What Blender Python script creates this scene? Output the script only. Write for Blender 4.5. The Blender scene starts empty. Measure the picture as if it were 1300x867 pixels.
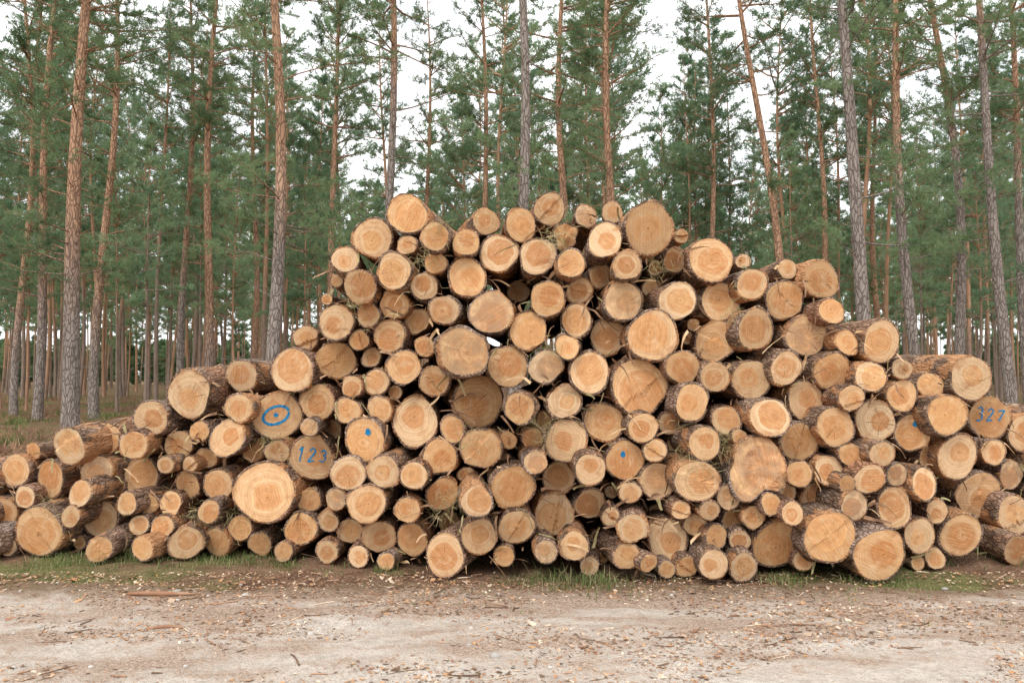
import bpy, math, random
import numpy as np
from mathutils import Vector, Matrix, noise as mnoise
random.seed(7); np.random.seed(7)
R = random.random
U = random.uniform
scene = bpy.context.scene
scene.view_settings.view_transform = 'Standard'
scene.view_settings.look = 'None'
scene.view_settings.exposure = 0
COL = scene.collection

# ------------------------------------------------------------------ camera
CAMH = 1.4; TP = 0.046; PITCH = math.atan(TP); FPX = 1011.0
cam = bpy.data.cameras.new("camera"); cam.lens = 28; cam.sensor_width = 36
cam.clip_end = 2000; cam.clip_start = 0.05
camo = bpy.data.objects.new("camera", cam); COL.objects.link(camo)
camo.location = (0, 0, CAMH); camo.rotation_euler = (math.pi/2+PITCH, 0, 0)
scene.camera = camo

def survey(px, py, D):
    """photo measurement + distance -> world position (metres)"""
    a = px-650; b = 433.5-py
    ry = FPX*math.cos(PITCH)-b*math.sin(PITCH)
    rz = FPX*math.sin(PITCH)+b*math.cos(PITCH)
    t = D/ry
    return Vector((a*t, D, CAMH+rz*t))

# ------------------------------------------------------------------ node helper
class NT:
    def __init__(s, tree): s.t = tree; s.n = tree.nodes; s.l = tree.links
    def put(s, sock, v):
        if v is None: return
        if isinstance(v, bpy.types.NodeSocket): s.l.new(v, sock)
        else:
            if sock.type == 'RGBA' and len(v) == 3: v = (*v, 1)
            sock.default_value = v
    def tc(s, name='Object'): return s.n.new('ShaderNodeTexCoord').outputs[name]
    def mapv(s, v, scale=(1,1,1), loc=(0,0,0)):
        m = s.n.new('ShaderNodeMapping'); s.put(m.inputs[0], v); s.put(m.inputs['Scale'], scale); s.put(m.inputs['Location'], loc); return m.outputs[0]
    def noise(s, v, scale=5, detail=3, rough=.55, dist=0, out=0):
        m = s.n.new('ShaderNodeTexNoise'); s.put(m.inputs['Vector'], v); s.put(m.inputs['Scale'], scale)
        s.put(m.inputs['Detail'], detail); s.put(m.inputs['Roughness'], rough); s.put(m.inputs['Distortion'], dist); return m.outputs[out]
    def vor(s, v, scale=5, feat='F1', out=0, rand=1):
        m = s.n.new('ShaderNodeTexVoronoi'); m.feature = feat; s.put(m.inputs['Vector'], v); s.put(m.inputs['Scale'], scale)
        s.put(m.inputs['Randomness'], rand); return m.outputs[out]
    def m(s, op, a, b=None, c=None):
        n = s.n.new('ShaderNodeMath'); n.operation = op
        s.put(n.inputs[0], a); s.put(n.inputs[1], b); s.put(n.inputs[2], c); return n.outputs[0]
    def vm(s, op, a, b=None, out=0):
        n = s.n.new('ShaderNodeVectorMath'); n.operation = op
        s.put(n.inputs[0], a); s.put(n.inputs[1], b); return n.outputs[out]
    def rng(s, v, a, b, c=0, d=1, smooth=True):
        n = s.n.new('ShaderNodeMapRange'); n.interpolation_type = 'SMOOTHSTEP' if smooth else 'LINEAR'
        for i, x in enumerate((v, a, b, c, d)): s.put(n.inputs[i], x)
        return n.outputs[0]
    def mix(s, f, a, b, mode='MIX'):
        n = s.n.new('ShaderNodeMix'); n.data_type = 'RGBA'; n.blend_type = mode
        s.put(n.inputs[0], f); s.put(n.inputs[6], a); s.put(n.inputs[7], b); return n.outputs[2]
    def comb(s, x, y, z):
        n = s.n.new('ShaderNodeCombineXYZ'); s.put(n.inputs[0], x); s.put(n.inputs[1], y); s.put(n.inputs[2], z); return n.outputs[0]
    def sep(s, v):
        n = s.n.new('ShaderNodeSeparateXYZ'); s.put(n.inputs[0], v); return n.outputs
    def bump(s, h, strength=.5, dist=.01):
        n = s.n.new('ShaderNodeBump'); s.put(n.inputs['Height'], h); n.inputs['Strength'].default_value = strength
        n.inputs['Distance'].default_value = dist; return n.outputs[0]

def new_mat(name, spec=0.0):
    m = bpy.data.materials.new(name); m.use_nodes = True
    m.node_tree.nodes.clear(); t = NT(m.node_tree)
    out = t.n.new('ShaderNodeOutputMaterial'); p = t.n.new('ShaderNodeBsdfPrincipled')
    t.l.new(p.outputs[0], out.inputs[0]); p.inputs['Roughness'].default_value = .85
    p.inputs['Specular IOR Level'].default_value = spec
    return m, t, p, out

# ---- sawn wood end
def mat_sawn():
    m, t, p, _ = new_mat("sawn_pine_end", .2)
    uv = t.vm('SUBTRACT', t.tc('UV'), (.5,.5,0)); uv = t.vm('SCALE', uv); uv.node.inputs['Scale'].default_value = 2
    oi = t.n.new('ShaderNodeObjectInfo'); rnd = oi.outputs['Random']; oc = t.sep(oi.outputs['Color'])
    seed = t.m('MULTIPLY', rnd, 97.0)
    off = t.comb(seed, t.m('MULTIPLY', rnd, 31.7), seed)
    sp = t.vm('ADD', uv, off)
    x, y, _z = t.sep(uv)
    nd = t.noise(sp, 1.6, 1, .5, out=1)
    nd = t.vm('SUBTRACT', nd, (.5,.5,.5)); nd = t.vm('SCALE', nd); nd.node.inputs['Scale'].default_value = .3
    pith = t.comb(t.m('MULTIPLY', t.m('SUBTRACT', rnd, .5), .35), t.m('MULTIPLY', t.m('SUBTRACT', oc[2], .5), .35), 0)
    q = t.vm('ADD', t.vm('MULTIPLY', t.vm('ADD', uv, nd), (1,1,0)), pith)
    r = t.vm('LENGTH', q, out=1)
    r0 = t.vm('LENGTH', uv, out=1)
    ring = t.m('SINE', t.m('MULTIPLY', r, t.m('ADD', 62.0, t.m('MULTIPLY', rnd, 50))))
    ringv = t.noise(t.comb(r, seed, 0), 11, 2, .7)
    hr = t.m('ADD', .42, t.m('MULTIPLY', oc[2], .3))
    heart = t.rng(r, t.m('ADD', hr, .06), t.m('SUBTRACT', hr, .05))
    tone = oc[0]
    sap = t.mix(tone, (.84,.49,.225), (.97,.71,.44))
    hrt = t.mix(t.m('FRACT', t.m('MULTIPLY', rnd, 5.1)), (.66,.25,.072), (.92,.49,.20))
    c = t.mix(t.m('MULTIPLY', heart, .85), sap, hrt)
    blot = t.noise(sp, 2.2, 3, .6)
    c = t.mix(t.rng(blot, .48, .76, 0, .6), c, (.52,.20,.068))
    c = t.mix(t.rng(blot, .46, .28, 0, .5), c, (.98,.74,.48))
    c = t.mix(t.rng(ringv, .35, .65, .38, 0), c, (.46,.17,.045))
    c = t.mix(t.rng(ring, -1, 1, .22, 0), c, (.42,.16,.045))
    ang = t.m('MULTIPLY', rnd, 20)
    u2 = t.m('ADD', t.m('MULTIPLY', x, t.m('COSINE', ang)), t.m('MULTIPLY', y, t.m('SINE', ang)))
    saw = t.noise(t.comb(t.m('MULTIPLY', u2, 9), t.m('MULTIPLY', t.m('ADD', x, y), .6), seed), 2.5, 3, .75)
    c = t.mix(t.rng(saw, .35, .7, 0, .30), c, (.97,.74,.48))
    fib = t.noise(sp, 22, 2, .8)
    c = t.mix(t.rng(fib, .54, .75, 0, .42), c, (.32,.13,.05))
    un = t.vm('NORMALIZE', q)
    cn = t.noise(t.vm('ADD', un, off), 1.7, 2, .7)
    wob = t.m('MULTIPLY', t.m('SUBTRACT', fib, .5), .012)
    cr = t.m('ABSOLUTE', t.m('ADD', t.m('SUBTRACT', cn, .5), wob))
    wth = t.m('MULTIPLY', oc[1], .009)
    crack = t.rng(cr, wth, t.m('MULTIPLY', wth, .3))
    lim = t.rng(r, t.m('ADD', .15, t.m('MULTIPLY', oc[1], .75)), t.m('ADD', .02, t.m('MULTIPLY', oc[1], .6)))
    crack = t.m('MULTIPLY', crack, lim)
    c = t.mix(t.m('MULTIPLY', crack, .85), c, (.09,.04,.02))
    pithm = t.rng(r, .045, .02); c = t.mix(t.m('MULTIPLY', pithm, .6), c, (.22,.09,.03))
    edge = t.rng(t.m('ADD', r0, t.m('MULTIPLY', blot, .22)), .95, 1.14, 0, .7)
    c = t.mix(edge, c, (.32,.14,.06))
    gry = t.m('MULTIPLY', t.rng(rnd, .86, .97), t.rng(blot, .3, .6))
    c = t.mix(t.m('MULTIPLY', gry, .6), c, (.46,.31,.20))
    fr = t.m('FRACT', t.m('MULTIPLY', rnd, 13.7)); br = t.m('ADD', .62, t.m('MULTIPLY', t.m('POWER', fr, .5), .38))
    c = t.vm('MULTIPLY', c, t.comb(br, br, br))
    t.put(p.inputs['Base Color'], c)
    h = t.m('ADD', t.m('MULTIPLY', saw, .9), t.m('MULTIPLY', fib, .6))
    t.put(p.inputs['Normal'], t.bump(h, .9, .008))
    p.inputs['Roughness'].default_value = .8
    return m

def mat_bark_log():
    m, t, p, _ = new_mat("pine_log_bark")
    oi = t.n.new('ShaderNodeObjectInfo'); rnd = oi.outputs['Random']
    o = t.vm('ADD', t.tc('Object'), t.comb(t.m('MULTIPLY', rnd, 40), 0, t.m('MULTIPLY', rnd, 90)))
    v = t.mapv(o, (1,.3,1))
    dn = t.noise(v, 14, 3, .7)
    v2 = t.vm('ADD', v, t.vm('MULTIPLY', t.noise(v, 12, 2, out=1), (.10,.10,.10)))
    e = t.vor(v2, 34, 'DISTANCE_TO_EDGE')
    c = t.mix(t.rng(dn, .3, .7), (.13,.08,.055), (.46,.32,.23))
    big = t.noise(t.mapv(o,(1,.5,1)), 3.2, 3, .65)
    c = t.mix(t.rng(big, .50, .38, 0, .7), c, t.mix(rnd, (.50,.24,.13), (.44,.36,.31)))
    c = t.mix(t.rng(e, .10, .0, 0, .75), c, (.06,.035,.025))
    c = t.mix(t.rng(big, .52, .58, 0, .85), c, t.mix(dn, (.36,.15,.06), (.76,.43,.23)))
    t.put(p.inputs['Base Color'], c)
    h = t.m('ADD', t.rng(e, 0, .2, 0, .6), dn)
    t.put(p.inputs['Normal'], t.bump(h, 1, .015)); p.inputs['Roughness'].default_value = .92
    return m

def mat_bark_tree(far=False):
    m, t, p, _ = new_mat("scots_pine_bark_distant" if far else "scots_pine_bark")
    oi = t.n.new('ShaderNodeObjectInfo'); rnd = oi.outputs['Random']
    o = t.tc('Object'); z = t.sep(o)[2]
    v = t.mapv(o, (1,1,.3))
    dn = t.noise(v, 7, 1 if far else 4, .65)
    if far: low = t.mix(dn, (.16,.115,.09), (.38,.29,.24)); hi = t.mix(dn, (.34,.18,.11), (.60,.36,.23))
    else: low = t.mix(dn, (.15,.12,.105), (.50,.43,.385)); hi = t.mix(dn, (.33,.16,.095), (.70,.43,.27))
    if far: th = t.m('ADD', -2.0, t.m('MULTIPLY', t.m('FRACT', t.m('MULTIPLY', rnd, 7.3)), 11))
    else: th = t.m('MULTIPLY', t.sep(oi.outputs['Color'])[0], 14)     # height at which the grey plate bark ends
    f = t.rng(t.m('ADD', z, t.m('MULTIPLY', dn, 4)), t.m('ADD', th, .5), t.m('ADD', th, 4.5))
    c = t.mix(t.m('MULTIPLY', f, .88), low, hi)
    if not far:
        e = t.vor(t.vm('ADD', v, t.vm('MULTIPLY', t.noise(v, 5, 1, out=1), (.2,.2,.2))), 14, 'DISTANCE_TO_EDGE')
        c = t.mix(t.rng(e, .12, 0, 0, .7), c, (.08,.055,.045))
        t.put(p.inputs['Normal'], t.bump(t.m('ADD', t.rng(e, 0, .15), dn), .9, .02))
    t.put(p.inputs['Base Color'], c); p.inputs['Roughness'].default_value = .93
    return m

def mat_needles(name, ca, cb, tr=.35):
    m, t, p, out = new_mat(name)
    t.n.remove(p)
    oi = t.n.new('ShaderNodeObjectInfo'); rnd = oi.outputs['Random']
    n = t.noise(t.tc('Object'), 1.6, 1, .6)
    f = t.m('ADD', n, t.m('MULTIPLY', t.m('SUBTRACT', rnd, .5), .5))
    c = t.mix(t.rng(f, .3, .7), ca, cb)
    df = t.n.new('ShaderNodeBsdfDiffuse'); t.put(df.inputs[0], c)
    tb = t.n.new('ShaderNodeBsdfTranslucent'); t.put(tb.inputs[0], c)
    mx = t.n.new('ShaderNodeMixShader'); mx.inputs[0].default_value = tr
    t.l.new(df.outputs[0], mx.inputs[1]); t.l.new(tb.outputs[0], mx.inputs[2]); t.l.new(mx.outputs[0], out.inputs[0])
    return m

def mat_flat(name, ca, cb, scale=8, tr=0):
    m, t, p, out = new_mat(name)
    o = t.tc('Object')
    c = t.mix(t.rng(t.noise(o, scale, 2, .6), .35, .65), ca, cb)
    t.put(p.inputs['Base Color'], c)
    if tr:
        tb = t.n.new('ShaderNodeBsdfTranslucent'); t.put(tb.inputs[0], c)
        mx = t.n.new('ShaderNodeMixShader'); mx.inputs[0].default_value = tr
        t.l.new(p.outputs[0], mx.inputs[1]); t.l.new(tb.outputs[0], mx.inputs[2]); t.l.new(mx.outputs[0], out.inputs[0])
    return m

def mat_ground():
    m, t, p, _ = new_mat("forest_floor")
    o = t.tc('Object')
    a = t.noise(o, .55, 4, .6); b = t.noise(o, 5, 3, .7); c2 = t.noise(o, 45, 2, .7)
    c = t.mix(t.rng(b, .3, .7), (.15,.085,.055), (.30,.19,.125))
    c = t.mix(t.rng(a, .48, .60, 0, .8), c, t.mix(b, (.10,.125,.04), (.22,.23,.09)))
    c = t.mix(t.rng(c2, .55, .7, 0, .5), c, (.38,.27,.19))
    c = t.mix(t.rng(c2, .45, .3, 0, .6), c, (.07,.045,.03))
    t.put(p.inputs['Base Color'], c)
    t.put(p.inputs['Normal'], t.bump(c2, 1, .03)); p.inputs['Roughness'].default_value = .95
    return m

def mat_road():
    m, t, p, _ = new_mat("sandy_dirt")
    o = t.tc('Object'); x, y, z = t.sep(o)
    a = t.noise(t.mapv(o, (.55,1.7,1)), 1.5, 3, .65); b = t.noise(o, 9, 3, .7); c2 = t.noise(o, 60, 3, .75); d = t.noise(o, 230, 1, .7)
    sand = t.mix(t.rng(b, .3, .7), (.56,.475,.40), (.80,.725,.64))
    sand = t.mix(t.rng(d, .5, .75, 0, .45), sand, (.45,.37,.31))
    sand = t.mix(t.rng(c2, .56, .68, 0, .5), sand, (.34,.25,.19))
    lit = t.mix(t.rng(c2, .35, .65), (.25,.15,.10), (.66,.50,.385))
    band = t.rng(y, 3.55, 4.05, -.14, .03)
    band = t.m('ADD', band, t.rng(y, 4.5, 5.1, 0, .10))
    f = t.rng(t.m('ADD', t.m('ADD', a, t.m('MULTIPLY', t.m('SUBTRACT', b, .5), .6)), t.m('ADD', band, t.m('MULTIPLY', t.m('SUBTRACT', c2, .5), .6))), .46, .59)
    c = t.mix(t.m('MULTIPLY', f, .85), sand, lit)
    edge = t.rng(t.m('ADD', y, t.m('MULTIPLY', b, .5)), 5.3, 5.7)
    c = t.mix(edge, c, t.mix(c2, (.17,.11,.07), (.36,.26,.175)))
    t.put(p.inputs['Base Color'], c)
    h = t.m('ADD', t.m('MULTIPLY', c2, .8), t.m('MULTIPLY', b, 1.4))
    t.put(p.inputs['Normal'], t.bump(h, 1, .035)); p.inputs['Roughness'].default_value = .95
    return m

M_SAWN = mat_sawn(); M_BARK = mat_bark_log(); M_TBARK = mat_bark_tree(); M_TBARKF = mat_bark_tree(True)
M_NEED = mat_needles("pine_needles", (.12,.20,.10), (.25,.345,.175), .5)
M_NEEDF_HAZE = mat_needles("pine_needles_distant_hazed", (.17,.275,.165), (.31,.42,.25), .5)  # distance haze painted in as a paler needle colour, no volume
M_NEEDY_HAZE = mat_needles("young_and_hazed_pine_needles", (.21,.335,.20), (.35,.47,.27), .5)  # light green of slender young pines; on farthest pines it paints in haze
M_GROUND = mat_ground(); M_ROAD = mat_road()
M_BLUE = mat_flat("blue_marking_paint", (.015,.15,.34), (.04,.27,.50), 60)

# ------------------------------------------------------------------ mesh helper
class MB:
    def __init__(s): s.v = []; s.f = []; s.m = []; s.n = 0
    def add(s, vs, fs, mat=0):
        b = s.n; s.v.extend(vs); s.n += len(vs)
        s.f.extend([tuple(b+i for i in f) for f in fs]); s.m.extend([mat]*len(fs))
    def tube(s, pts, rad, sides=5, mat=0, cap=False):
        pts = [Vector(p) for p in pts]; k = len(pts); vs = []
        for i, p in enumerate(pts):
            d = (pts[min(i+1, k-1)]-pts[max(i-1, 0)]).normalized()
            a = d.cross(Vector((0.31, .17, .93)) if abs(d.z) < .9 else Vector((1, 0, 0))).normalized(); b = d.cross(a)
            for j in range(sides):
                th = 2*math.pi*j/sides
                vs.append(tuple(p+(a*math.cos(th)+b*math.sin(th))*rad[i]))
        fs = []
        for i in range(k-1):
            for j in range(sides):
                j2 = (j+1) % sides
                fs.append((i*sides+j, i*sides+j2, (i+1)*sides+j2, (i+1)*sides+j))
        if cap: fs.append(tuple(range((k-1)*sides, k*sides)))
        s.add(vs, fs, mat)
    def tris(s, V, mat=0):
        n = len(V); b = s.n; s.v.extend(map(tuple, V.reshape(-1, 3))); s.n += 3*n
        s.f.extend([(b+3*i, b+3*i+1, b+3*i+2) for i in range(n)]); s.m.extend([mat]*n)
    def mesh(s, name, mats, smooth=True):
        me = bpy.data.meshes.new(name); me.from_pydata(s.v, [], s.f)
        for m in mats: me.materials.append(m)
        me.polygons.foreach_set('material_index', s.m)
        me.polygons.foreach_set('use_smooth', [smooth]*len(s.f)); me.update(); return me

def obj(name, me, loc=(0,0,0), parent=None):
    o = bpy.data.objects.new(name, me); o.location = loc; COL.objects.link(o)
    if parent: o.parent = parent
    return o

def gh(x, y):
    h = .03*mnoise.noise(Vector((x*.35, y*.35, 0)))+.018*mnoise.noise(Vector((x*1.2, y*2.4, 3)))
    h += .015*mnoise.noise(Vector((x*5, y*6, 7)))
    far = min(max((y-10)/25, 0), 1)
    h += far*(.25*mnoise.noise(Vector((x*.06, y*.06, 9)))+.10*mnoise.noise(Vector((x*.4, y*.4, 4))))
    # shallow wheel track along the road
    h -= .018*math.exp(-((y-3.75-.05*math.sin(x*.7))/.13)**2)
    return h-.01

# ------------------------------------------------------------------ ground + road
def lines(a, b, step, far_lo, far_hi, g=1.22):
    L = list(np.arange(a, b, step)); s = step; x = a
    lo = []
    while x > far_lo: s *= g; x -= s; lo.append(x)
    s = step; x = L[-1]; hi = []
    while x < far_hi: s *= g; x += s; hi.append(x)
    return lo[::-1]+L+hi
def sheet(name, xs, ys, mat, dz=0, edge=None):
    v = []; f = []; nx = len(xs)
    for j, y in enumerate(ys):
        for x in xs:
            yy = y if edge is None else edge(x, y)
            v.append((x, yy, gh(x, yy)+dz))
    for j in range(len(ys)-1):
        for i in range(nx-1):
            a = j*nx+i; f.append((a, a+1, a+nx+1, a+nx))
    me = bpy.data.meshes.new(name); me.from_pydata(v, [], f); me.materials.append(mat)
    me.polygons.foreach_set('use_smooth', [True]*len(f)); me.update(); return obj(name, me)
sheet("ground", lines(-6, 6, .06, -700, 700, 1.15), lines(3, 8, .06, -300, 900, 1.12), M_GROUND)
def redge(x, y):
    t = (y+6)/11.6
    e = 5.45+.22*mnoise.noise(Vector((x*.8, 0, 5)))+.10*mnoise.noise(Vector((x*3.5, 0, 8)))+.04*mnoise.noise(Vector((x*12, 0, 8)))
    return -6+t*(e+6)
ysr = [-6, -4, -2, 0, 1.5, 2.4]+list(np.arange(2.9, 5.6, .04))+[5.6]
sheet("dirt_road", lines(-5, 5, .045, -120, 120, 1.2), ysr, M_ROAD, .012, redge)

# ------------------------------------------------------------------ log pile
LOGS = """519,275,27;473,305,27;441,330,19;501,345,25;550,300,20;515,313,14;553,333,15;457,365,22;502,385,20;539,363,19
596,350,27;592,309,19;618,283,19;633,319,26;662,288,22;695,267,22;684,325,25;724,336,20;718,300,17;770,300,24;824,290,30
776,275,15;795,337,20;763,353,17;736,369,18;693,383,24;791,385,27;903,333,30;950,363,21;918,380,27;995,382,26;1043,356,26
1052,397,18;1024,428,29;959,417,28;853,392,26;626,398,29;563,394,21;528,406,18;468,398,17;427,411,24;373,473,30;428,458,26
495,424,23;455,432,14;539,440,14;512,464,23;590,450,34;645,467,28;668,416,26;691,461,23;730,409,22;774,427,25;829,430,34
866,466,23;910,436,27;880,508,25;908,474,21;957,480,27;995,465,23;1060,475,27;1115,438,28;1074,442,18;1143,503,22;1235,487,30
1103,478,21;1110,534,28;1085,507,18;1060,541,27;1028,505,26;1200,530,28;1159,550,25;1258,528,28;1300,547,24;1210,585,30
1172,612,22;1245,627,31;1280,603,20;1290,655,27;1222,672,28;1260,574,18;1137,645,27;1167,682,23;1114,702,36;1053,675,34
986,690,32;1019,563,27;985,535,26;940,560,12;747,472,28;718,440,17;816,494,39;606,511,34;553,481,21;658,518,21;718,510,23
768,534,27;524,534,32;477,485,18;446,490,15;401,515,24;353,528,32;440,522,18;482,527,18;464,558,28;397,574,30;557,576,24
614,567,27;579,545,18;719,559,28;677,560,15;680,590,16;654,618,29;711,605,22;749,595,22;789,585,26;827,565,16;820,533,20
848,538,15;838,610,24;895,565,22;927,543,20;886,613,29;958,594,38;923,632,17;964,658,16;1005,650,16;1038,632,22;1080,638,20
1062,607,20;1097,605,21;1115,577,18;1075,578,16;1138,603,16;445,600,23;487,594,22;527,600,19;562,627,20;606,637,22
463,640,25;428,632,15;392,636,16;382,670,23;332,622,40;418,662,14;445,672,17;481,677,22;517,648,17;523,685,22;562,703,27
608,680,24;657,665,25;705,649,28;752,643,21;729,693,20;748,718,13;799,670,20;850,684,28;798,704,18;826,711,13;846,722,12
875,719,15;906,713,20;945,716,20;910,680,17;884,665,15;866,649,13;897,646,14;930,662,14;940,686,15;240,500,28;190,533,24
133,560,23;90,568,25;20,597,22;65,605,25;48,672,33;8,692,13;6,650,20;165,562,19;256,549,14;290,557,24;229,568,19;262,580,14
209,590,12;240,592,11;124,600,20;175,605,24;104,630,18;130,657,25;87,655,15;160,643,16;188,640,14;214,637,17;235,612,18
280,617,22;177,667,14;207,668,16;127,692,17;152,690,13;180,695,17;237,688,22;274,688,19;306,668,17;320,568,16;303,521,20
345,575,16;150,612,12;265,648,16;30,632,15;-28,610,24;-20,690,22;-32,655,20;-70,672,24;-75,630,20;-110,695,24;1330,590,26
1340,540,24;1335,640,28;1380,600,26;1385,655,28;1345,690,22;1430,680,28;1420,630,24;1480,692,22;1190,650,16;1010,600,18
975,633,15;1000,622,13;1185,575,14;640,560,12;800,625,15;775,655,13;693,700,15;640,705,14;1015,700,14;1080,612,12;1290,690,20
1185,705,14;330,690,16;360,700,12;415,700,14;455,706,13;490,712,12;395,545,12;1145,470,14;1180,492,18"""
logs = [list(map(float, s.split(','))) for s in LOGS.replace('\n', ';').split(';')]
A = np.array(logs); P0 = A[:, :2].copy(); Pp = P0.copy(); Rr = A[:, 2].copy()
for it in range(60):
    d = Pp[:, None]-Pp[None]; dist = np.sqrt((d**2).sum(-1))+1e-6
    ov = (Rr[:, None]+Rr[None])*.97-dist; np.fill_diagonal(ov, 0); ov = np.maximum(ov, 0)
    push = (d/dist[..., None]*ov[..., None]).sum(1)*.25
    Pp += push + (P0-Pp)*.07
d = Pp[:, None]-Pp[None]; dist = np.sqrt((d**2).sum(-1)); np.fill_diagonal(dist, 1e9)
for it in range(6):
    gap = (dist-Rr[:, None]-Rr[None]).min(1)
    Rr = np.minimum(Rr+np.maximum(gap, 0)*.4, A[:, 2]*1.12)
poly = [(-130,690),(-70,610),(0,585),(60,565),(120,545),(180,515),(235,485),(345,465),(405,405),(425,330),(470,290),(520,262),(590,290),(690,262),
        (780,270),(840,285),(905,320),(1045,345),(1070,410),(1130,430),(1160,470),(1240,475),(1300,535),(1380,590),(1480,680),(1480,710),
        (1115,728),(980,718),(740,725),(560,722),(480,712),(350,700),(-130,705)]
def inside(x, y):
    c = False; n = len(poly)
    for i in range(n):
        x1, y1 = poly[i]; x2, y2 = poly[i-1]
        if (y1 > y) != (y2 > y) and x < (x2-x1)*(y-y1)/(y2-y1)+x1: c = not c
    return c
C = [(Pp[i, 0], Pp[i, 1], Rr[i], 0) for i in range(len(Rr))]
arr = np.array(C)
for rr, tries in ((17, 2500), (14, 3500), (11, 4500), (8.5, 3000)):
    for k in range(tries):
        x = U(-120, 1470); y = U(262, 722)
        if not inside(x, y) or not inside(x, min(y+rr, 728)): continue
        dd = np.hypot(arr[:, 0]-x, arr[:, 1]-y)-arr[:, 2]
        mn = dd.min()
        if mn > rr*.82:
            r_ = min(mn*1.06, rr*1.25); arr = np.vstack([arr, [x, y, r_, 1]])
C = arr
GX = [-150, 0, 330, 480, 600, 1114, 1200, 1300, 1500]; GY = [6.5, 6.3, 6.35, 5.95, 5.7, 5.6, 6.05, 6.4, 6.9]
def base_depth(px): return float(np.interp(px, GX, GY))

def make_log(idx, px, py, rp, fill):
    z0 = CAMH+(480-py)/FPX*6
    if fill: D = base_depth(px)+.10*z0+U(.12, .6)
    else: D = base_depth(px)+.10*z0+random.gauss(0, .12)
    if 920 < px < 1300 and py < 520: D += .12
    for _ in range(4):
        p = survey(px, py, D); r = rp*D/FPX
        if p.z-r < 0.0: D = CAMH*D/(CAMH-(p.z-r))*.999
    p = survey(px, py, D); r = rp*D/FPX
    L = U(3.0, 3.9)
    seg = 36 if r > .09 else 26
    ph = [U(0, 6.28) for _ in range(5)]; am = [U(0, .085), U(0, .05), U(0, .035), U(0, .02), U(0, .014)]
    broken = idx in BROKEN
    if broken: am = [.10, .11, .07, .04, .04]
    def rad(th, k=5): return 1+sum(am[i]*math.cos((i+2)*th+ph[i]) for i in range(k))
    taper = U(-.03, .03); bx = U(-.03, .03); bz = U(-.02, .02)
    tiltx = 0 if idx in PLAIN else random.gauss(0, .13); tiltz = 0 if idx in PLAIN else random.gauss(0, .13)
    v = []; f = []; mi = []
    n0 = Vector((U(0, 50), U(0, 50), U(0, 50)))
    bk = min(U(.007, .016), r*.10)
    def put(x, y, z): v.append((x, y, z)); return len(v)-1
    capr = [.2, .4, .6, .8, .97]
    cen = put(0, 0, 0); rings = []
    lump = .045 if broken else (.0 if idx in PLAIN else .003)
    step = (idx not in PLAIN) and R() < .25
    sa = U(0, 6.28); sx, sz = math.cos(sa), math.sin(sa); so_ = U(-.1, .45)*r; sh = U(.006, .02)
    for c in capr:
        ring = []
        for j in range(seg):
            th = 2*math.pi*j/seg; rr = (r-bk)*rad(th)*c
            x = rr*math.cos(th); z = rr*math.sin(th)
            y = tiltx*x+tiltz*z+lump*mnoise.noise(n0+Vector((x, z, 0))*(14 if broken else 22))
            if step and x*sx+z*sz > so_: y += sh
            ring.append(put(x, y, z))
        rings.append(ring)
    for j in range(seg):
        j2 = (j+1) % seg
        f.append((cen, rings[0][j2], rings[0][j])); mi.append(0)
        for a in range(len(rings)-1):
            f.append((rings[a][j], rings[a][j2], rings[a+1][j2], rings[a+1][j])); mi.append(0)
    prev = rings[-1]
    ys = [.0, .006, .03, .06, .10, .15, .2, .28, .36, .45, .55, .7, .9, 1.2, 1.6, 2.1, 2.7, L]
    knots = [(U(.1, L), U(0, 6.28), U(.03, .07), U(.08, .22)) for _ in range(int(U(2, 7)))]
    for iy, yy in enumerate(ys):
        ring = []
        for j in range(seg):
            th = 2*math.pi*j/seg
            bn = mnoise.noise(n0+Vector((math.cos(th)*3.2, yy*5, math.sin(th)*3.2)))
            bf = mnoise.noise(n0+Vector((math.cos(th)*9, yy*16, math.sin(th)*9)))
            miss = mnoise.noise(n0+Vector((math.cos(th)*1.3, yy*3, math.sin(th)*1.3+7)))
            rr = r*rad(th)*(1+taper*yy)*(1+.035*bn+.035*bf)
            if miss > .22: rr -= bk*.8
            if iy == 0: rr = (r-bk*(.2 if miss < .22 else .9))*rad(th)*(1+.02*bf)
            for (ky, kt, kw, kh) in knots:
                q = ((yy-ky)/(kw*1.6))**2+(((th-kt+math.pi) % (2*math.pi)-math.pi)*r/kw)**2
                if q < 4: rr += r*kh*math.exp(-q)
            x = rr*math.cos(th)+bx*yy*yy*.3; z = rr*math.sin(th)+bz*yy*yy*.3
            y = yy+(tiltx*x+tiltz*z)*max(0, 1-yy/.3)+(.012*bf if yy < .02 else 0)
            if step and x*sx+z*sz > so_ and yy < .02: y += sh
            ring.append(put(x, y, z))
        for j in range(seg):
            j2 = (j+1) % seg; f.append((prev[j], prev[j2], ring[j2], ring[j])); mi.append(1)
        prev = ring
    f.append(tuple(prev)); mi.append(0)
    me = bpy.data.meshes.new("log"); me.from_pydata(v, [], f)
    me.materials.append(M_SAWN); me.materials.append(M_BARK)
    me.polygons.foreach_set('material_index', mi)
    me.polygons.foreach_set('use_smooth', [mi[i] == 1 for i in range(len(f))])
    ul = me.uv_layers.new(name="UVMap")
    vi = np.zeros(len(me.loops), dtype=np.int32); me.loops.foreach_get('vertex_index', vi)
    V = np.array(v); uvs = np.stack([V[vi, 0]/r*.5+.5, V[vi, 2]/r*.5+.5], 1)
    ul.data.foreach_set('uv', uvs.ravel()); me.update()
    o = obj("log", me, p, PILE)
    bias = max(-1, min(1, (px-680)/500))*.07
    o.rotation_euler = (random.gauss(0, .035), U(-3.1, 3.1), bias+random.gauss(0, .075))
    if idx in PLAIN: o.rotation_euler = (0, 0, U(-.02, .02))
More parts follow.
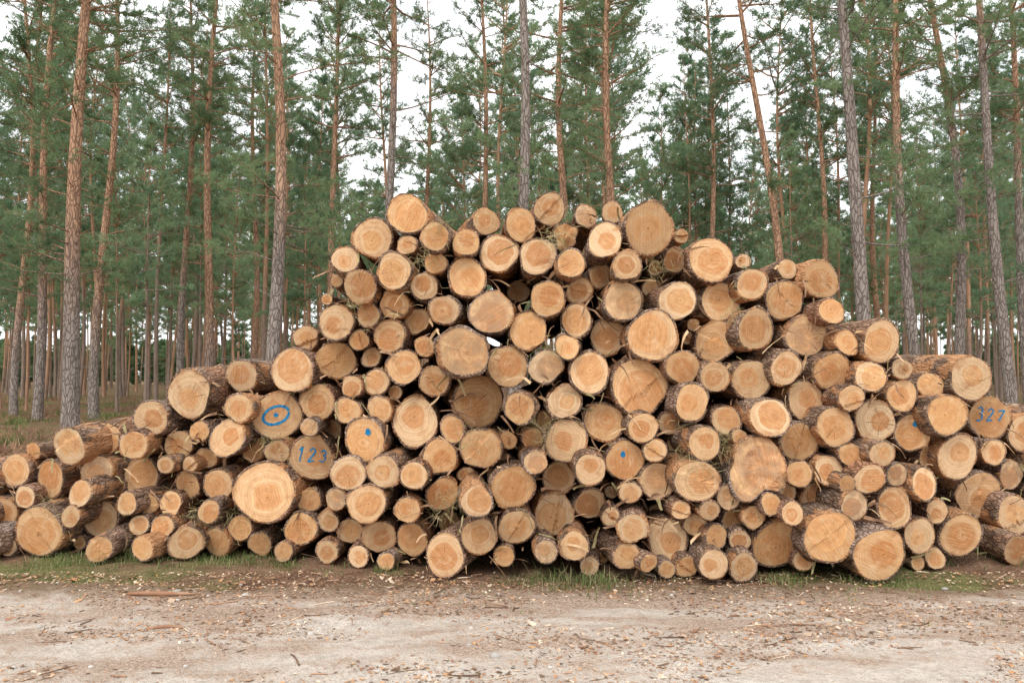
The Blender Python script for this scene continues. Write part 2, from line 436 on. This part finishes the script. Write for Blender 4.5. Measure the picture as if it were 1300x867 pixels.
    o.color = (R(), U(.6, 1) if R() < .3 else U(0, .3), R(), 1)
    if broken: o.color = (0, 1, 1, 1)
    return o, r, p

PILE = bpy.data.objects.new("log_pile", None); COL.objects.link(PILE)
def near(px, py): return int(np.argmin(np.hypot(P0[:, 0]-px, P0[:, 1]-py)))
BROKEN = {near(958, 594), near(718, 300)}
marks = {near(353, 528): 'O', near(397, 574): '123', near(1258, 528): '327', near(789, 585): '.', near(1159, 550): '.', near(464, 558): '.'}
PLAIN = set(marks)

def ribbon(mb, pts, w):
    P = [Vector((a, 0, b)) for a, b in pts]; vs = []; fs = []
    for i, q in enumerate(P):
        d = P[min(i+1, len(P)-1)]-P[max(i-1, 0)]; n = Vector((-d.z, 0, d.x)).normalized()
        ww = w*U(.7, 1.2); vs += [tuple(q+n*ww), tuple(q-n*ww)]
    for i in range(len(P)-1): fs.append((2*i, 2*i+1, 2*i+3, 2*i+2))
    mb.add(vs, fs)
def arc(cx, cy, rx, ry, a0, a1, n=18):
    return [(cx+rx*math.cos(math.radians(a0+(a1-a0)*i/n)), cy+ry*math.sin(math.radians(a0+(a1-a0)*i/n))) for i in range(n+1)]
def dense(pts, k=6):
    o = []
    for a, b in zip(pts[:-1], pts[1:]):
        for i in range(k): o.append((a[0]+(b[0]-a[0])*i/k, a[1]+(b[1]-a[1])*i/k))
    return o+[pts[-1]]
DIG = {'1': [dense([(-.35, .5), (.1, .9), (0, -.9)])],
       '2': [arc(0, .45, .45, .45, 170, -40)+dense([(.3, .1), (-.5, -.9), (.5, -.85)])],
       '3': [arc(0, .45, .42, .42, 150, -80, 12)+arc(0, -.45, .5, .48, 80, -150, 14)],
       '7': [dense([(-.6, .85), (.6, .85)]), dense([(.6, .85), (-.15, -.9)])]}
def slant(pts, k=.18): return [(a+b*k, b+a*.12) for a, b in pts]
for i, (px, py, rp, fl) in enumerate(C):
    o, r, p = make_log(i, px, py, rp, fl)
    if i in marks:
        mb = MB(); k = marks[i]
        if k == 'O':
            ribbon(mb, slant(arc(-.05*r, .02*r, r*.50, r*.36, 20, 372, 40), .2), r*.055)
            ribbon(mb, arc(-.05*r, .02*r, r*.05, r*.04, 0, 360, 14), r*.05)
        elif k == '.':
            cx, cy = (U(-.2, .2)*r, U(.15, .5)*r); ribbon(mb, arc(cx, cy, r*.06, r*.09, 0, 360, 14), r*.07)
        else:
            for n, ch in enumerate(k):
                for st in DIG[ch]:
                    ribbon(mb, slant([((n-1)*r*.48+a*r*.25, r*.12+(1-n)*r*.10+b*r*.34*(1-.12*n)) for a, b in st]), r*.034)
        mo = obj("blue_paint_mark", mb.mesh("blue_paint_mark", [M_BLUE]), (0, -.004, 0)); mo.parent = o
print("logs", len(C))

M_STRIP = [mat_flat("loose_bark", (.18,.10,.06), (.42,.26,.16), 9), mat_flat("wood_splinter", (.50,.31,.16), (.76,.54,.33), 9), mat_flat("dry_needles", (.28,.23,.11), (.48,.42,.23), 9)]
mb = MB()
cnt = 0
while cnt < 850:
    x = U(-100, 1440); y = U(265, 720)
    if not inside(x, y): continue
    dd = np.hypot(C[:, 0]-x, C[:, 1]-y)-C[:, 2]
    if dd.min() < -3: continue
    cnt += 1
    p = survey(x, y, base_depth(x)+.10*(CAMH+(480-y)/FPX*6)+U(-.08, .15)); p.z = max(p.z, .03)
    L = U(.04, .22); w = U(.003, .016); a = U(0, 6.28)
    dirv = Vector((math.cos(a), U(-.7, .1), math.sin(a)*.8-.3)).normalized(); q = p.copy()
    mt = random.choice([0, 0, 0, 1, 2]); sd = Vector((U(-1, 1), U(-1, 1), U(-1, 1))).normalized()
    vs = []; fs = []
    for k in range(5):
        ww = w*(1-.5*k/4); vs += [tuple(q+sd*ww), tuple(q-sd*ww)]
        q = q+dirv*L/4; dirv = (dirv+Vector((U(-.3, .3), U(-.3, .3), U(-.5, .15)))).normalized()
    for k in range(4): fs.append((2*k, 2*k+1, 2*k+3, 2*k+2))
    mb.add(vs, fs, mt)
def tri_hairs(mb, P, n, ln, w, mat, spread, down=0):
    d = np.random.normal(size=(n, 3)); d[:, 2] -= down; d /= np.linalg.norm(d, axis=1)[:, None]
    b = np.array(P)+np.random.normal(size=(n, 3))*spread
    s = np.cross(d, np.random.normal(size=(n, 3))); s /= np.linalg.norm(s, axis=1)[:, None]
    l = ln*np.random.uniform(.5, 1.2, (n, 1))
    mb.tris(np.stack([b-s*w, b+s*w, b+d*l], 1), mat)
for (x, y, n, sp) in [(880,590,300,.07),(915,560,160,.05),(560,645,90,.05),(705,300,120,.05),(690,545,120,.06),(600,560,60,.05),(535,330,70,.05),(450,385,60,.05),(345,565,120,.06),(560,290,60,.04),(835,340,80,.05),(585,630,90,.05),(930,395,60,.05),(700,440,60,.05),(300,660,120,.06),(250,655,90,.06),(60,640,60,.05)]:
    tri_hairs(mb, survey(x, y, base_depth(x)+.1-.12), n, .11, .0016, 2, sp, .3)
obj("loose_bark_and_splinters", mb.mesh("loose_bark_and_splinters", M_STRIP, False), parent=PILE)

# ------------------------------------------------------------------ litter, stones, twigs, grass
M_L = [mat_flat("chip_pale", (.52,.38,.27), (.78,.64,.49), 3), mat_flat("chip_red", (.32,.17,.105), (.50,.31,.20), 3),
       mat_flat("chip_dark", (.14,.085,.055), (.27,.17,.11), 3), mat_flat("chip_orange", (.50,.26,.12), (.62,.38,.21), 3)]
mb = MB()
def dens(x, y): return mnoise.noise(Vector((x*.9, y*1.8, 2)))+.5*mnoise.noise(Vector((x*3, y*4, 5)))
k = 0
while k < 22000:
    y = 3.1+R()**.8*2.7; x = U(-1, 1)*(y*.72+.4)
    if dens(x, y)*1.6+(y-4.4)*.4+U(-.4, .4) < 0: continue
    k += 1
    z = gh(x, y)+.014; s = .004+.014*R()**2.5
    if R() < .02: s *= 2.2
    e = U(.3, .7); a = U(0, 6.28); ca, sa = math.cos(a), math.sin(a); tl = U(-.5, .5); t2 = U(-.5, .5)
    vs = []
    for (u, w) in ((-1, -e), (.2, -e*U(.6, 1.3)), (1, e*U(.2, .8)), (-.6, e*U(.7, 1.2))):
        xx = (u*ca-w*sa)*s; yy = (u*sa+w*ca)*s
        vs.append((x+xx, y+yy, z+(u*tl+w*t2)*s*.7+U(0, .003)))
    mb.add(vs, [(0, 1, 2, 3)], random.choices((0, 1, 2, 3), (3, 5, 4, 2))[0])
obj("wood_chips", mb.mesh("wood_chips", M_L, False))
mb = MB()
for k in range(620):
    y = U(3.2, 5.8); x = U(-1, 1)*(y*.7+.3)
    if dens(x, y)+(y-4.2)*.3 < U(-.5, .4): continue
    L = .03+.16*R()**2.2; a = random.gauss(0, .8)+(math.pi if R() < .5 else 0); pts = []; q = [x, y]
    for i in range(4):
        pts.append((q[0], q[1], gh(q[0], q[1])+.016)); a += U(-.25, .25); q = [q[0]+math.cos(a)*L/3, q[1]+math.sin(a)*L/3]
    w = U(.0015, .005); mb.tube(pts, [w, w, w*.8, w*.5], 5, random.choice((0, 1, 2, 2)), True)
p = survey(170, 742, 5.3)
def gp(x, y, dz): return (x, y, gh(x, y)+dz)
mb.tube([gp(p.x, 5.22, .024), gp(p.x+.12, 5.24, .028), gp(p.x+.28, 5.21, .027), gp(p.x+.44, 5.25, .02)], [.010, .016, .015, .006], 7, 1, True)
mb.tube([gp(p.x+.45, 4.5, .018), gp(p.x+.55, 4.52, .021), gp(p.x+.66, 4.50, .018)], [.008, .012, .006], 6, 1, True)
obj("fallen_twigs", mb.mesh("fallen_twigs", M_L))
mb = MB()
import bmesh
for k in range(170):
    y = U(3.2, 5.6); x = U(-1, 1)*(y*.7+.3); s = .004+.014*R()**3
    if k < 6: s = U(.02, .03)
    bm = bmesh.new(); bmesh.ops.create_icosphere(bm, subdivisions=1, radius=1); sc = (U(.8, 1.4), U(.7, 1.1), U(.4, .7)); n0 = Vector((U(0, 99), 0, 0))
    vs = [(x+v.co.x*s*sc[0]*(1+.3*mnoise.noise(n0+v.co)), y+v.co.y*s*sc[1]*(1+.3*mnoise.noise(n0+v.co*1.3)), gh(x, y)+.014+v.co.z*s*sc[2]) for v in bm.verts]
    mb.add(vs, [tuple(v.index for v in f.verts) for f in bm.faces]); bm.free()
obj("pebbles", mb.mesh("pebbles", [mat_flat("pebble_stone", (.36,.33,.30), (.6,.57,.53), 5)]))

M_G = [mat_flat("grass_green", (.10,.155,.045), (.20,.27,.095), 2, .3), mat_flat("grass_yellow", (.30,.27,.13), (.48,.43,.25), 2, .3)]
mb = MB()
def blades(mb, x, y, n, hh, sp, wt=(5, 3)):
    for _ in range(n):
        bx = x+random.gauss(0, sp); by = y+random.gauss(0, sp); z = gh(bx, by)
        h = hh*U(.4, 1.2); a = U(0, 6.28); le = U(.2, 1.2)*h; w = U(.0012, .003)
        dx, dy = math.cos(a), math.sin(a); sx, sy = -dy*w, dx*w
        m1 = (bx+dx*le*.35, by+dy*le*.35, z+h*.6); tp = (bx+dx*le, by+dy*le, z+h*U(.7, 1))
        mb.add([(bx-sx, by-sy, z), (bx+sx, by+sy, z), (m1[0]+sx*.8, m1[1]+sy*.8, m1[2]), (m1[0]-sx*.8, m1[1]-sy*.8, m1[2]), tp],
               [(0, 1, 2, 3), (3, 2, 4)], random.choices((0, 1), wt)[0])
for k in range(1300):
    x = U(-5.2, 5.2); px = 650+x/5.9*FPX; bd = base_depth(px)
    y = bd-.04-abs(random.gauss(0, .22))+.08
    g = mnoise.noise(Vector((x*1.1, 1, 4)))+.7*mnoise.noise(Vector((x*4, y*4, 4)))
    if g+(.15 if x < -1.6 else .0) < U(-.15, .4): continue
    blades(mb, x, y, int(U(4, 18)), U(.025, .10)*(1.5 if g > .4 else .75), .045)
for k in range(400):
    x = U(-4.2, 4.2); y = U(4.5, 5.5)
    if mnoise.noise(Vector((x*1.2, y*1.2, 14))) < .05: continue
    blades(mb, x, y, int(U(3, 9)), U(.015, .04), .03)
obj("grass", mb.mesh("grass", M_G, False))

# ------------------------------------------------------------------ pines
def needles(mb, P, D, K, ln, w, mat):
    n = len(P)
    if n == 0: return
    P = np.repeat(np.array(P), K, 0); D = np.repeat(np.array(D), K, 0)
    d = D*.6+np.random.normal(size=P.shape)*.62; d /= np.linalg.norm(d, axis=1)[:, None]
    s = np.cross(d, np.random.normal(size=P.shape)); s /= np.linalg.norm(s, axis=1)[:, None]+1e-9
    b = P+np.random.normal(size=P.shape)*.03
    l = ln*np.random.uniform(.6, 1.2, (len(P), 1)); ww = w*np.random.uniform(.6, 1.2, (len(P), 1))
    mb.tris(np.stack([b-s*ww, b+s*ww, b+d*l], 1), mat)

def limb(mb, TP_, TD, base, az, el, L, r, twigs=5.0, leaf=1.0, droop=0, stp=.2):
    d = Vector((math.cos(az)*math.cos(el), math.sin(az)*math.cos(el), math.sin(el)))
    q = Vector(base); pts = [q.copy()]; n = 5
    for i in range(n):
        d = (d+Vector((U(-.16, .16), U(-.16, .16), U(-.10, .16)-droop))).normalized(); q = q+d*L/n; pts.append(q.copy())
    mb.tube(pts, [r*(1-.85*i/n) for i in range(n+1)], 4, 0)
    if leaf <= 0: return pts
    nt = max(3, int(L*twigs*leaf+.5))
    for k in range(nt):
        t = .3+.7*(k+R())/nt; i = min(int(t*n), n-1); b = pts[i].lerp(pts[i+1], t*n-i)
        dd = (d*.6+Vector((U(-1, 1), U(-1, 1), U(-.4, .8)))).normalized(); l = U(.25, .6)*(.65+.28*L)
        e = b+dd*l; mid = b+dd*l*.5+Vector((0, 0, -.03*l))
        mb.tube([b, mid, e], [.008, .006, .003], 3, 0)
        for s in np.arange(.25, 1.05, stp):
            TP_.append(tuple(b.lerp(e, s)+Vector((U(-.06, .06), U(-.06, .06), U(-.05, .05))))); TD.append(tuple(dd+Vector((0, 0, .3))))
    for s in (.7, .8, .9, 1):
        i = min(int(s*n), n-1); TP_.append(tuple(pts[i].lerp(pts[i+1], s*n-i))); TD.append(tuple(d))
    return pts

def pine(name, H, cb, CR, r0, nl, nm, lean=(0, 0), K=10, ln=.15, w=.012, dead=14, extra_low=0, top_r=.03, low_range=(3, 8), stp=.2, bark=None):
    mb = MB(); TPp = []; TD = []
    n = 22; ph1, ph2 = U(0, 6.28), U(0, 6.28); aw = U(.05, .24)
    def axis(z):
        return Vector((lean[0]*z+aw*(math.sin(z*.35+ph1)-math.sin(ph1)), lean[1]*z+aw*(math.sin(z*.31+ph2)-math.sin(ph2)), z))
    def rr(z): return max(r0*(1-z/H)**.8*1.0+(.18*r0*math.exp(-z/.35)), top_r*.3)
    zs = [-.15, 0, .15, .4, .8]+[1.2+(H-1.2)*(i/n) for i in range(n+1)]
    mb.tube([axis(z) for z in zs], [rr(max(z, 0)) for z in zs], 10 if r0 > .12 else 7, 0)
    nw = max(1, nl//5)
    for i in range(nl):
        t = ((i//5)+U(-.22, .22)+.5)/nw; t = min(max(t, 0), .995); z = cb+(H-cb)*t
        prof = (math.sin(math.pi*min(t*.85+.18, 1))**.7) if t < .9 else .35
        L = CR*prof*U(.45, 1.15)*(1-.3*t)
        limb(mb, TPp, TD, axis(z), U(0, 6.28), U(-.05, .45)+.5*t, max(L, .35), .012+.014*L, stp=stp)
    for i in range(5): TPp.append(tuple(axis(H)+Vector((0, 0, -.1*i)))); TD.append((0, 0, 1))
    for i in range(dead):
        z = U(1.2, cb+1); limb(mb, [], [], axis(z), U(0, 6.28), U(-.25, .5), U(.3, 1.6), U(.008, .018), leaf=0)
    for i in range(extra_low):
        z = U(*low_range); limb(mb, TPp, TD, axis(z), U(0, 6.28), U(-.1, .4), U(1.2, 2.8), U(.015, .03), twigs=5, droop=.03)
    needles(mb, TPp, TD, K, ln, w, 1)
    return mb.mesh(name, [bark or M_TBARK, nm])

# px at eye level, px at frame top, trunk width px, distance m, leafy low limbs, height where grey bark ends
NEAR = [(92,101,19,21.5,22,4),(121,128,11,26,16,3),(340,333,16,19,18,5),(489,486,12,22,9,9),(652,648,15,19,8,12),(733,727,11,25,8,1),(788,784,12,24,9,2),
        (995,953,11,24,5,0),(1103,1069,17,18,8,11),(1168,1152,13,22,10,7),(1211,1190,12,24,11,9),(1283,1255,14,22,14,11),(264,272,11,27,16,2),(421,424,9,30,9,1),
        (617,609,9,31,8,1),(50,62,11,26,18,4),(18,14,9,30,12,3),(1305,1292,11,26,14,8),(319,318,8,34,9,1),(230,228,9,31,12,5),(906,904,8,34,6,6),(1043,1039,8,33,8,3),(1124,1120,8,36,8,2),(545,541,8,36,8,1)]
for (xb, xt, wpx, D, low, gb) in NEAR:
    p = survey(xb, 480, D); r = wpx/2*D/FPX
    topz = CAMH+480/FPX*D
    lean = ((xt-xb)*D/FPX)/(topz-CAMH)
    H = U(20, 23)
    r0 = r/((1-3/H)**.8)
    me = pine("pine_tree", H, U(9, 10.5), U(2.0, 2.7), r0, 50, M_NEED, (lean, U(-.01, .01)), extra_low=low, low_range=(4.0, max(topz, 10)), dead=20)
    o = obj("pine_tree", me, (p.x-lean*CAMH, D, gh(p.x, D))); o.color = (gb/14, 0, 0, 1)

PROTO = [pine("pine_far_%d" % i, U(19, 23), U(7.5, 10), U(2.1, 2.8), U(.10, .14), 70, M_NEEDF_HAZE, (U(-.015, .015), 0), K=7, ln=.21, w=.019, dead=16, bark=M_TBARKF) for i in range(5)]
VFAR = [pine("pine_vfar_%d" % i, U(18, 22), U(8, 10.5), U(2.0, 2.5), U(.12, .16), 55, M_NEEDY_HAZE, K=4, ln=.36, w=.045, dead=6, stp=.3, bark=M_TBARKF) for i in range(3)]
MID = [pine("pine_mid_%d" % i, U(11, 14), U(3, 5), U(1.5, 2.0), U(.06, .08), 55, M_NEEDY_HAZE, (U(-.02, .02), 0), K=7, ln=.20, w=.016, dead=8, bark=M_TBARKF) for i in range(3)]
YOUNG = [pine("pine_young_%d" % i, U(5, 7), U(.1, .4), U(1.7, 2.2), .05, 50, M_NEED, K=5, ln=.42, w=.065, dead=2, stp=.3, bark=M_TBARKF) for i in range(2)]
FOREST = bpy.data.objects.new("distant_pine_forest", None); COL.objects.link(FOREST)
placed = [(survey(q[0], 480, q[3]).x, q[3]) for q in NEAR]
def place(me, D, px, name, s=1, mind=1.6):
    x = (px-650)/FPX*D
    for (a, b) in placed:
        if (a-x)**2+(b-D)**2 < mind*mind: return False
    placed.append((x, D))
    o = obj(name, me, (x, D, gh(x, D)), FOREST); o.rotation_euler = (U(-.02, .02), U(-.02, .02), U(0, 6.28)); o.scale = (s, s, s*U(.92, 1.08)); return True
def gapfac(px):
    g = 1.0
    for c, w, a in ((865, 40, .6), (945, 30, .6), (690, 30, .35), (540, 30, .3)): g -= a*math.exp(-((px-c)/w)**2)
    return g
n = 0
while n < 98:
    D = math.sqrt(U(28**2, 64**2)); px = U(-100, 1400)
    if R() > gapfac(px): continue
    if place(random.choice(PROTO), D, px, "distant_pine", U(.85, 1.15), 1.0): n += 1
n = 0
while n < 340:
    D = math.sqrt(U(60**2, 135**2)); px = U(-100, 1400)
    if place(random.choice(VFAR), D, px, "distant_pine", U(.85, 1.1), 1.2): n += 1
n = 0
while n < 66:
    D = U(30, 85); px = U(-80, 1380)
    if place(random.choice(MID), D, px, "slender_pine", U(.8, 1.15)): n += 1
for (px, D, s) in ((185, 25, .85), (300, 28, .8), (150, 33, 1), (385, 31, .9), (215, 38, 1), (35, 33, .9), (1010, 34, .95), (1240, 30, .9), (835, 36, 1.2), (860, 42, 1.3), (580, 33, 1.1)):
    place(random.choice(MID), D, px, "slender_pine", s, .5)
n = 0
while n < 130:
    D = U(95, 140); px = U(-120, 1420)
    if place(random.choice(YOUNG), D, px, "young_pine", U(.5, .9), 1.0): n += 1
n = 0
while n < 260:
    D = U(140, 190); px = U(-150, 1450)
    if place(random.choice(YOUNG), D, px, "young_pine", U(1.1, 1.8), 1.0): n += 1

# undergrowth on the forest floor
M_U = [mat_flat("heather", (.17,.10,.07), (.40,.24,.15), 1), mat_flat("bilberry_green", (.10,.13,.045), (.22,.26,.10), 1, .3)]
mb = MB()
for k in range(5600):
    y = 8.5+R()**1.5*42; x = U(-1, 1)*(y*.8+1)
    g = mnoise.noise(Vector((x*.25, y*.25, 1)))
    if g < U(-.5, .3): continue
    nn = 16; mt = 0 if mnoise.noise(Vector((x*.3, y*.3, 30)))+U(-.2, .2) > -.05 else 1
    z = gh(x, y); h = U(.08, .4)
    d = np.random.normal(size=(nn, 3)); d[:, 2] = np.abs(d[:, 2])+.6; d /= np.linalg.norm(d, axis=1)[:, None]
    b = np.array([x, y, z])+np.random.normal(size=(nn, 3))*np.array([.2, .2, .0])
    s = np.cross(d, np.random.normal(size=(nn, 3))); s /= np.linalg.norm(s, axis=1)[:, None]
    mb.tris(np.stack([b-s*.013, b+s*.013, b+d*h], 1), mt)
obj("undergrowth", mb.mesh("undergrowth", M_U, False))

# ------------------------------------------------------------------ light: bright overcast
EL = math.radians(48); AZ = math.radians(205)
w = bpy.data.worlds.new("World"); scene.world = w; w.use_nodes = True
t = NT(w.node_tree); t.n.clear()
outw = t.n.new('ShaderNodeOutputWorld'); bg = t.n.new('ShaderNodeBackground'); t.l.new(bg.outputs[0], outw.inputs[0])
sky = t.n.new('ShaderNodeTexSky'); sky.sky_type = 'NISHITA'; sky.sun_disc = False; sky.sun_elevation = EL; sky.sun_rotation = AZ
cl = t.noise(t.mapv(t.tc('Generated'), (1, 1, 2.2)), 2.6, 5, .6)
c = t.mix(t.rng(cl, .36, .56, .75, .98), sky.outputs[0], (11.2, 11.3, 11.4))
t.put(bg.inputs[0], c); bg.inputs[1].default_value = .15
sd = Vector((math.sin(AZ)*math.cos(EL), math.cos(AZ)*math.cos(EL), math.sin(EL)))
sl = bpy.data.lights.new("sun", 'SUN'); sl.energy = 1.5; sl.angle = math.radians(24); sl.color = (1, .96, .88)
so = bpy.data.objects.new("sun", sl); COL.objects.link(so); so.rotation_euler = (-sd).to_track_quat('-Z', 'Y').to_euler()
